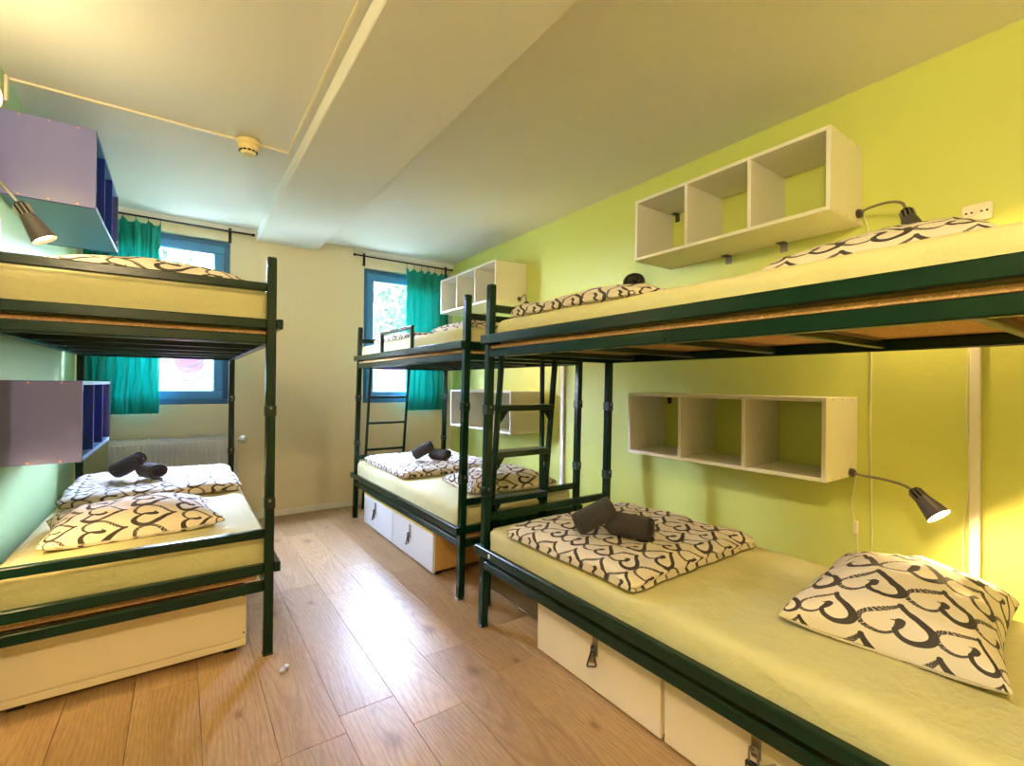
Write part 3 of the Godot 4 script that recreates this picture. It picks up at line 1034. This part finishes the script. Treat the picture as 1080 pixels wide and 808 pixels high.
func lamps() -> void:
	reading_lamp("lit gooseneck reading lamp below the lower white shelf, shining on a pillow", [P(2.50, 0.866, 0.868), P(2.46, 0.866, 0.80), P(2.42, 0.868, 0.72), P(2.38, 0.865, 0.655), P(2.35, 0.852, 0.605)], Vector3(-0.20, -0.60, 0.62), 1.0)
	reading_lamp("gooseneck reading lamp on the end of the upper white shelf beside the socket", [P(2.52, 2.045, 0.853), P(2.49, 2.05, 0.80), P(2.45, 2.04, 0.72), P(2.425, 2.015, 0.668), P(2.415, 1.978, 0.652)], Vector3(-0.05, -0.85, 0.25), 0.4, 0.10)
	reading_lamp("gooseneck reading lamp on the green wall under the lilac shelf", [P(-0.664, 2.06, 2.46), P(-0.615, 2.052, 2.52), P(-0.572, 2.008, 2.58), P(-0.52, 1.937, 2.60)], Vector3(0.46, -0.80, 0.05), 0.10, 0.15)
	reading_lamp("small gooseneck reading lamp on the white shelf beside the teal curtain", [P(2.50, 2.03, 3.455), P(2.49, 2.04, 3.40), P(2.47, 2.045, 3.33), P(2.45, 2.02, 3.29), P(2.45, 1.97, 3.28)], Vector3(-0.05, -0.95, 0.1), 0.45)
	reading_lamp("gooseneck reading lamp on the near end of the lower lilac shelf, over the lower pillow", [P(-0.622, 0.935, 2.676), P(-0.622, 0.94, 2.60), P(-0.624, 0.945, 2.48), P(-0.620, 0.935, 2.36), P(-0.595, 0.905, 2.30)], Vector3(0.35, -0.75, -0.45), 0.28)
	# cords
	var c := thing("lamp_cord", "pale lamp cord with an inline switch hanging beside the lower white shelf", "cord", P(2.55, 0.86, 0.87), "pale cords on the lime wall")
	wpart(c, "wire", tube(curve([P(2.545, 0.862, 0.862), P(2.56, 0.80, 0.875), P(2.562, 0.70, 0.885), P(2.562, 0.60, 0.868), P(2.562, 0.50, 0.860), P(2.562, 0.36, 0.855)], 24), 0.0028, 8), M.cord, Vector3.ZERO)
	span(c, "switch", M.plastic, 2.553, 2.573, 0.575, 0.635, 0.861, 0.879, 0.005)
	var c2 := thing("lamp_cord", "long pale cord running straight down the lime wall beside the lower shelf", "cord", P(2.57, 1.9, 0.81), "pale cords on the lime wall")
	wpart(c2, "wire", tube(curve([P(2.535, 2.03, 0.835), P(2.568, 1.92, 0.825), P(2.57, 1.5, 0.815), P(2.57, 1.1, 0.818), P(2.57, 0.8, 0.812), P(2.57, 0.36, 0.808)], 24), 0.0028, 8), M.cord, Vector3.ZERO)
	var c3 := thing("lamp_cord", "wavy pale cord hanging beside the vertical cable duct", "cord", P(2.57, 1.5, 0.5), "pale cords on the lime wall")
	wpart(c3, "wire", tube(curve([P(2.572, 1.90, 0.49), P(2.572, 1.45, 0.492), P(2.57, 1.15, 0.497), P(2.57, 0.90, 0.488), P(2.57, 0.70, 0.505), P(2.57, 0.5, 0.503), P(2.572, 0.36, 0.50)], 28), 0.0028, 8), M.cord, Vector3.ZERO)

func lockers() -> void:
	var cream := [M.locker, M.locker, M.locker]
	var white := [M.locker_white, M.locker_side, M.locker_edge]
	locker("cream locker with an open wire hasp under the large bed", 1.378, 2.10, 1.043, 1.737, 0.288, cream, 1.36, 0.175, false)
	locker("cream locker closed by a black and brass padlock under the large bed", 1.378, 2.10, 0.335, 1.030, 0.288, cream, 0.71, 0.185, true)
	locker("white locker with yellow lid edge nearest the window wall", 1.350, 2.10, 3.512, 4.20, 0.282, white, 3.90, 0.165, false)
	locker("white locker with yellow lid edge and tan end panel beside the bed leg", 1.350, 2.10, 2.797, 3.508, 0.282, white, 3.17, 0.165, false)
	# seen from its end under the left bed
	var t := thing("under_bed_locker", "long cream locker under the bed by the radiator, end panel showing", "locker", P(-0.15, 0, 3.1), "lockers pushed under the beds")
	span(t, "body", M.locker, -0.56, 0.262, 0.055, 0.288, 2.536, 3.80, 0.003)
	span(t, "end_panel", M.locker, -0.56, 0.262, 0.058, 0.288, 2.520, 2.536, 0.002)
	span(t, "plinth", M.locker, -0.56, 0.262, 0.022, 0.055, 2.522, 3.80, 0.002)
	for r in [-0.50, 0.20]:
		span(t, "glide", M.black, r - 0.025, r + 0.025, 0.0, 0.022, 2.54, 2.60, 0.002)
		span(t, "glide", M.black, r - 0.025, r + 0.025, 0.0, 0.022, 3.70, 3.76, 0.002)
	for y in [0.085, 0.255]:
		wpart(t, "screw", lathe([Vector2(0, 0.0015), Vector2(0.003, 0.001), Vector2(0.004, 0)], 8), M.black, P(0.252, y, 2.5195), aim(Vector3(0, 0, 1)))

# ------------------------------------------------------------------ windows' furniture and fittings
func curtain(label: String, r0: float, r1: float, y0: float, y1: float, d: float, folds: int, rod_y: float, sd: int) -> void:
	var t := thing("curtain", label, "curtain", P((r0 + r1) / 2, y0, d), "teal curtains")
	var nz := FastNoiseLite.new()
	nz.seed = sd
	nz.frequency = 2.0
	var w := Weld.new()
	var nx := folds * 12
	var ny := 30
	var wide := r1 - r0
	var grids := []
	for layer in 2:
		var grid := []
		for i in nx + 1:
			var row := []
			for j in ny + 1:
				var u := float(i) / nx
				var v := float(j) / ny
				var hook := absf(sin(u * PI * folds))
				var yy := lerpf(y0, y1, v)
				yy -= 0.035 * (1.0 - pow(1.0 - hook, 0.8)) * pow(v, 14.0)
				var amp := 0.026 * (0.75 + 0.5 * nz.get_noise_2d(u * 3.0, v * 0.6))
				var ph := u * TAU * folds * 0.5 + 1.4 * nz.get_noise_2d(u * 4.0 + 11.0, v * 0.8)
				var z := amp * sin(ph * 2.0) + 0.012 * sin(ph * 5.0 + v * 2.0)
				var x := lerpf(r0, r1, u) + 0.012 * nz.get_noise_2d(u * 2.0, v * 2.0 + 30.0)
				row.append(w.add(Vector3(x - (r0 + r1) / 2, yy - y0, z - (0.0 if layer == 0 else 0.0025)), Vector2(u, v)))
			grid.append(row)
		grids.append(grid)
		for i in nx:
			for j in ny:
				if layer == 0:
					w.face(grid[i][j], grid[i][j + 1], grid[i + 1][j + 1], grid[i + 1][j])
				else:
					w.face(grid[i][j], grid[i + 1][j], grid[i + 1][j + 1], grid[i][j + 1])
	part(t, "cloth", w.mesh(), M.curtain)
	for k in folds + 1:
		var rr := lerpf(r0 + 0.004, r1 - 0.004, float(k) / folds)
		wpart(t, "hook", tube([P(rr, y1 - 0.03, d - 0.004), P(rr, y1 + 0.005, d - 0.01), P(rr, rod_y - 0.012, d - 0.004), P(rr, rod_y - 0.002, d - 0.012)], 0.0022, 6), M.rod, Vector3.ZERO)

func rail(label: String, r0: float, r1: float, y: float, d: float, bracket_r: Array) -> void:
	var t := thing("curtain_rail", label, "curtain rail", P((r0 + r1) / 2, y, d), "dark curtain rails")
	wpart(t, "rod", tube([P(r0, y, d), P(r1, y, d)], 0.008, 10), M.rod, Vector3.ZERO)
	for r in [r0, r1]:
		wpart(t, "finial", lathe([Vector2(0, 0.014), Vector2(0.009, 0.012), Vector2(0.013, 0.004), Vector2(0.013, -0.004), Vector2(0.009, -0.012), Vector2(0, -0.014)], 12), M.rod, P(r, y, d), Basis(Vector3.FORWARD, PI / 2))
	for r in bracket_r:
		var b := span(t, "bracket", M.rod, r - 0.012, r + 0.012, y - 0.10, y + 0.03, d + 0.008, d + 0.014, 0.001)
		wpart(t, "bracket_arm", box(Vector3(0.018, 0.006, WALL_D - d), 0.001), M.rod, P(r, y - 0.085, (d + WALL_D) / 2))

func fittings() -> void:
	curtain("teal curtain hanging behind the two lilac cube shelves", -0.625, -0.145, 0.99, 2.565, WALL_D - 0.055, 6, 2.588, 3)
	curtain("teal curtain bunched beside the upper white shelf in the corner", 1.99, 2.50, 0.965, 2.515, WALL_D - 0.055, 6, 2.565, 8)
	rail("dark curtain rail over the window above the radiator", -0.62, 0.525, 2.588, WALL_D - 0.055, [-0.52, 0.345])
	rail("dark curtain rail over the window in the corner", 1.435, 2.54, 2.565, WALL_D - 0.055, [1.535, 2.47])
	# radiator
	var t := thing("radiator", "white ribbed panel radiator under the window behind the bed", "radiator", P(-0.04, 0.2, WALL_D - 0.08))
	var r0 := -0.455
	var r1 := 0.372
	span(t, "panel", M.radiator, r0, r1, 0.20, 0.775, WALL_D - 0.078, WALL_D - 0.066, 0.004)
	span(t, "back_panel", M.radiator, r0, r1, 0.20, 0.775, WALL_D - 0.032, WALL_D - 0.022, 0.004)
	var n := 22
	for i in n:
		var rr := lerpf(r0 + 0.03, r1 - 0.03, float(i) / (n - 1))
		span(t, "rib", M.radiator, rr - 0.011, rr + 0.011, 0.23, 0.745, WALL_D - 0.096, WALL_D - 0.076, 0.006)
	span(t, "side_cover", M.radiator, r0 - 0.004, r0 + 0.004, 0.20, 0.79, WALL_D - 0.08, WALL_D - 0.02, 0.002)
	span(t, "side_cover", M.radiator, r1 - 0.004, r1 + 0.004, 0.20, 0.79, WALL_D - 0.08, WALL_D - 0.02, 0.002)
	for i in 44:
		var rr := lerpf(r0 + 0.01, r1 - 0.01, float(i) / 43)
		span(t, "grille_bar", M.radiator, rr - 0.004, rr + 0.004, 0.777, 0.787, WALL_D - 0.078, WALL_D - 0.022, 0.001)
	wpart(t, "valve", lathe([Vector2(0, 0.055), Vector2(0.028, 0.054), Vector2(0.035, 0.044), Vector2(0.035, 0.010), Vector2(0.022, 0.004), Vector2(0.014, -0.03), Vector2(0, -0.03)], 18), M.plastic, P(0.445, 0.745, WALL_D - 0.06), aim(Vector3(1, 0, 0.6)))
	wpart(t, "pipe", tube(curve([P(0.37, 0.745, WALL_D - 0.05), P(0.408, 0.745, WALL_D - 0.05), P(0.412, 0.70, WALL_D - 0.05), P(0.412, 0.30, WALL_D - 0.05), P(0.412, 0.002, WALL_D - 0.05)], 24), 0.008, 10), M.radiator, Vector3.ZERO)
	# smoke detector
	var s := thing("smoke_detector", "round cream smoke detector on the ceiling along the cable duct", "smoke detector", P(0.305, CEIL - 0.012, 3.085))
	part(s, "base", lathe([Vector2(0, 0), Vector2(0.062, 0), Vector2(0.062, -0.022), Vector2(0.055, -0.028), Vector2(0, -0.028)], 28), M.detector)
	part(s, "housing", lathe([Vector2(0, -0.02), Vector2(0.054, -0.02), Vector2(0.051, -0.052), Vector2(0.036, -0.068), Vector2(0.034, -0.076), Vector2(0, -0.078)], 28), M.detector)
	for k in 12:
		var an := TAU * k / 12
		part(s, "vent_slot", box(Vector3(0.005, 0.009, 0.016), 0.001), M.black, Vector3(cos(an) * 0.0445, -0.060, sin(an) * 0.0445), Basis(Vector3.UP, -an) * Basis(Vector3.BACK, -0.7))
	# cable duct on the ceiling
	var cd := thing("cable_duct", "thin white cable duct across the ceiling, turning along the beam", "cable duct", P(-0.05, CEIL, 3.05))
	span(cd, "cross_run", M.duct, WALL_L + 0.002, 0.525, CEIL - 0.014, CEIL - 0.002, 3.095, 3.113, 0.002)
	span(cd, "long_run", M.duct, 0.510, 0.524, CEIL - 0.012, CEIL - 0.002, WALL_F + 0.002, 3.095, 0.002)
	span(cd, "drop", M.duct, WALL_L + 0.002, WALL_L + 0.014, 2.515, CEIL - 0.012, 3.055, 3.085, 0.002)
	# vertical ducts on the lime wall
	var v1 := thing("cable_duct", "white vertical cable duct on the lime wall below the socket", "cable duct", P(WALL_R, 0, 0.47))
	span(v1, "channel", M.trim, WALL_R - 0.022, WALL_R, 0.0, 1.915, 0.455, 0.487, 0.003)
	var v2 := thing("cable_duct", "pale vertical pipe cover on the lime wall behind the treaded ladder", "cable duct", P(WALL_R, 0, 2.93))
	span(v2, "channel", M.trim, WALL_R - 0.02, WALL_R, 0.0, 1.56, 2.910, 2.955, 0.004)
	# socket
	var so := thing("wall_socket", "double white wall socket above the upper pillow on lime wall", "socket", P(WALL_R, 1.95, 0.47))
	span(so, "plate", M.plastic, WALL_R - 0.016, WALL_R, 1.915, 1.985, 0.425, 0.515, 0.004)
	for d in [0.492, 0.448]:
		wpart(so, "well", lathe([Vector2(0, 0.001), Vector2(0.018, 0.001), Vector2(0.019, 0.003), Vector2(0.0205, 0.003), Vector2(0.021, 0)], 20), M.trim, P(WALL_R - 0.016, 1.95, d), aim(Vector3(-1, 0, 0)))
		for k in [-0.008, 0.008]:
			wpart(so, "pin_hole", lathe([Vector2(0, 0.0022), Vector2(0.004, 0.002), Vector2(0.004, 0)], 10), M.black, P(WALL_R - 0.016, 1.95, d + k), aim(Vector3(-1, 0, 0)))
	var sw := thing("wall_socket", "white wall plate on the green wall under the lilac shelf", "socket", P(WALL_L, 1.92, 2.97))
	span(sw, "plate", M.plastic, WALL_L, WALL_L + 0.012, 1.86, 1.97, 2.93, 3.01, 0.004)
	span(sw, "rocker", M.trim, WALL_L + 0.010, WALL_L + 0.017, 1.885, 1.945, 2.95, 2.99, 0.003)
	# crumpled scrap on the floor
	var sc := thing("paper_scrap", "small crumpled scrap of foil on the floorboards", "scrap", P(0.38, 0.001, 2.24))
	part(sc, "foil", soft_box(Vector3(0.055, 0.012, 0.022), 0.005, 0.006, func(p: Vector3, dir: Vector3) -> Vector3: return p + Vector3(0, 0.004 * sin(p.x * 260.0) * sin(p.z * 300.0 + p.x * 90.0) + 0.004 * (p.y / 0.012), 0.003 * sin(p.x * 180.0)), 1.0), M.foil, Vector3.ZERO, Basis(Vector3.UP, 0.9))

func wall_globe(label: String, y: float, d: float, energy: float) -> void:
	var c := P(WALL_L + 0.095, y, d)
	var t := thing("wall_light", label, "wall light", c, "round wall lights")
	part(t, "wall_plate", lathe([Vector2(0, 0), Vector2(0.055, 0), Vector2(0.055, 0.016), Vector2(0.035, 0.03), Vector2(0, 0.03)], 24), M.plastic, Vector3(-0.094, 0, 0), aim(Vector3(1, 0, 0)))
	var prof := []
	for i in 17:
		var a := -PI / 2 + PI * i / 16
		prof.append(Vector2(maxf(0.0, cos(a)) * 0.070, sin(a) * 0.070))
	part(t, "globe", lathe(prof, 28), M.globe)
	omni(t, "globe_light", c, energy, Color(1.0, 0.87, 0.68), 0.07)

# ------------------------------------------------------------------
func _ready() -> void:
	# camera
	var cam := Camera3D.new()
	cam.name = "camera"
	cam.fov = 78.17
	cam.near = 0.03
	cam.far = 80.0
	cam.transform = Transform3D(Basis(Vector3(0.818195, 0.008901, 0.574872), Vector3(-0.009872, 0.999950, -0.001433), Vector3(-0.574857, -0.004503, 0.818242)).orthonormalized(), Vector3(0, 1.25, 0))
	add_child(cam)
	cam.current = true
	# sky and exposure
	var sky_mat := ProceduralSkyMaterial.new()
	sky_mat.sky_top_color = Color(0.74, 0.82, 1.0)
	sky_mat.sky_horizon_color = Color(0.90, 0.94, 1.0)
	sky_mat.ground_bottom_color = Color(0.35, 0.37, 0.33)
	sky_mat.ground_horizon_color = Color(0.75, 0.78, 0.78)
	sky_mat.sky_energy_multiplier = 1.0
	sky_mat.sun_angle_max = 1.0
	var sky := Sky.new()
	sky.sky_material = sky_mat
	var env := Environment.new()
	env.background_mode = Environment.BG_SKY
	env.sky = sky
	env.background_energy_multiplier = 170.0
	env.tonemap_mode = Environment.TONE_MAPPER_LINEAR
	env.tonemap_exposure = 1.42
	env.sdfgi_enabled = true
	env.ssao_enabled = true
	env.ssil_enabled = true
	var we := WorldEnvironment.new()
	we.name = "environment"
	we.environment = env
	add_child(we)
	make_materials()
	build_room()
	build_outside()
	wall_globe("round glowing wall light beside the lilac shelf near the ceiling", 2.207, 2.295, 0.2)
	wall_globe("round glowing wall light on the left wall behind the bed's near end", 2.40, -0.3, 2.75)
	# beds
	bunk_bed("dark green metal bunk bed by the radiator and lilac shelves", 0.340, -0.575, 2.428, 4.45, 0.0, 0.037, 1.826)
	var mid := bunk_bed("dark green metal bunk bed with a short guard bar near the corner window", 1.345, 2.245, 2.424, 4.452, 0.02, 0.0, 1.776)
	var right := bunk_bed("dark green metal bunk bed under the large white shelf on lime wall", 1.297, 2.190, 0.06, 2.09, 0.02, 0.0, 1.773)
	span(right, "sticker", M.trim, 1.2545, 1.2565, 0.392, 0.412, 1.965, 1.98, 0.0)
	mattress("lower mattress in olive sheet on the bed by the radiator", -0.575, 0.345, 2.462, 4.416, 0.363, 0.555, 1)
	mattress("upper mattress in olive sheet on the bed by the radiator", -0.575, 0.345, 2.462, 4.416, 1.495, 1.688, 2)
	mattress("lower mattress in olive sheet between the rung ladder and treaded ladder", 1.340, 2.250, 2.458, 4.418, 0.362, 0.535, 3)
	mattress("upper mattress in olive sheet behind the short guard bar", 1.372, 2.278, 2.458, 4.418, 1.457, 1.605, 4)
	mattress("lower mattress in olive sheet of the large bed beside the lit lamp", 1.292, 2.195, 0.094, 2.056, 0.362, 0.525, 5)
	mattress("upper mattress in olive sheet below the socket and upper white shelf", 1.324, 2.226, 0.094, 2.056, 1.457, 1.588, 6)
	guard_bar(mid)
	ladder_steps()
	ladder_rungs()
	shelves()
	lamps()
	lockers()
	fittings()
	# bedding
	duvet("folded heart-print duvet under towels on the large lower bed", 1.70, 1.48, 0.527, 0.86, 0.78, 0.075, 0.02, 1)
	duvet("folded heart-print duvet under towels beside the radiator", -0.115, 3.93, 0.557, 0.88, 0.92, 0.07, 0.02, 2)
	duvet("folded heart-print duvet under towels on the lower bed by the corner window", 1.79, 3.82, 0.537, 0.86, 0.98, 0.075, -0.02, 3)
	duvet("folded heart-print duvet on the upper bunk beside the large white shelf", 1.78, 1.58, 1.590, 0.84, 0.80, 0.07, 0.02, 4)
	duvet("folded heart-print duvet on the upper bunk behind the short guard bar", 1.83, 3.80, 1.607, 0.84, 0.80, 0.06, 0.02, 5)
	pillow("plump heart-print pillow under the lit reading lamp", 1.86, 0.505, 0.526, 0.67, 0.49, 0.195, 0.12, 1)
	pillow("heart-print pillow on the lower bed beside the radiator, below a lilac shelf", -0.165, 2.87, 0.557, 0.65, 0.48, 0.16, 0.10, 2)
	pillow("heart-print pillow seen behind the treaded ladder on the lower bed", 1.87, 2.82, 0.537, 0.68, 0.48, 0.15, -0.08, 3)
	pillow("heart-print pillow on the upper bunk below the wall socket", 1.88, 0.52, 1.590, 0.70, 0.55, 0.17, 0.0, 4)
	pillow("heart-print pillow on the upper bunk below the lilac shelf", -0.10, 2.80, 1.690, 0.74, 0.48, 0.15, 0.0, 5)
	pillow("heart-print pillow on the upper bunk beside the shelf by the teal curtain", 1.83, 2.88, 1.607, 0.70, 0.50, 0.13, 0.0, 6)
	towels("on the duvet of the large lower bed", 1.53, 1.40, 0.600, 0.0, 1.1)
	towels("on the duvet beside the radiator", -0.19, 3.84, 0.625, 0.15, 1.1)
	towels("on the lower duvet by the corner window", 1.74, 3.62, 0.610, 0.1, 1.05)
	var tw := thing("rolled_towel", "dark rolled towel on the upper duvet beside the large white shelf", "towel", P(1.68, 1.705, 1.43), "rolled towels on the duvets")
	part(tw, "terry_roll", towel_mesh(2.6, 0.052, 0.20), M.towel, Vector3.ZERO, Basis(Vector3.UP, -0.86))

func guard_bar(bed: Node3D) -> void:
	var r := 1.345 + 0.02 * 1.55 - 0.034
	for d in [3.15, 3.76]:
		span(bed, "guard_post", M.green, r - 0.012, r + 0.012, 1.505, 1.645, d - 0.012, d + 0.012, 0.003)
	span(bed, "guard_bar", M.green, r - 0.012, r + 0.012, 1.645, 1.669, 3.138, 3.772, 0.003)
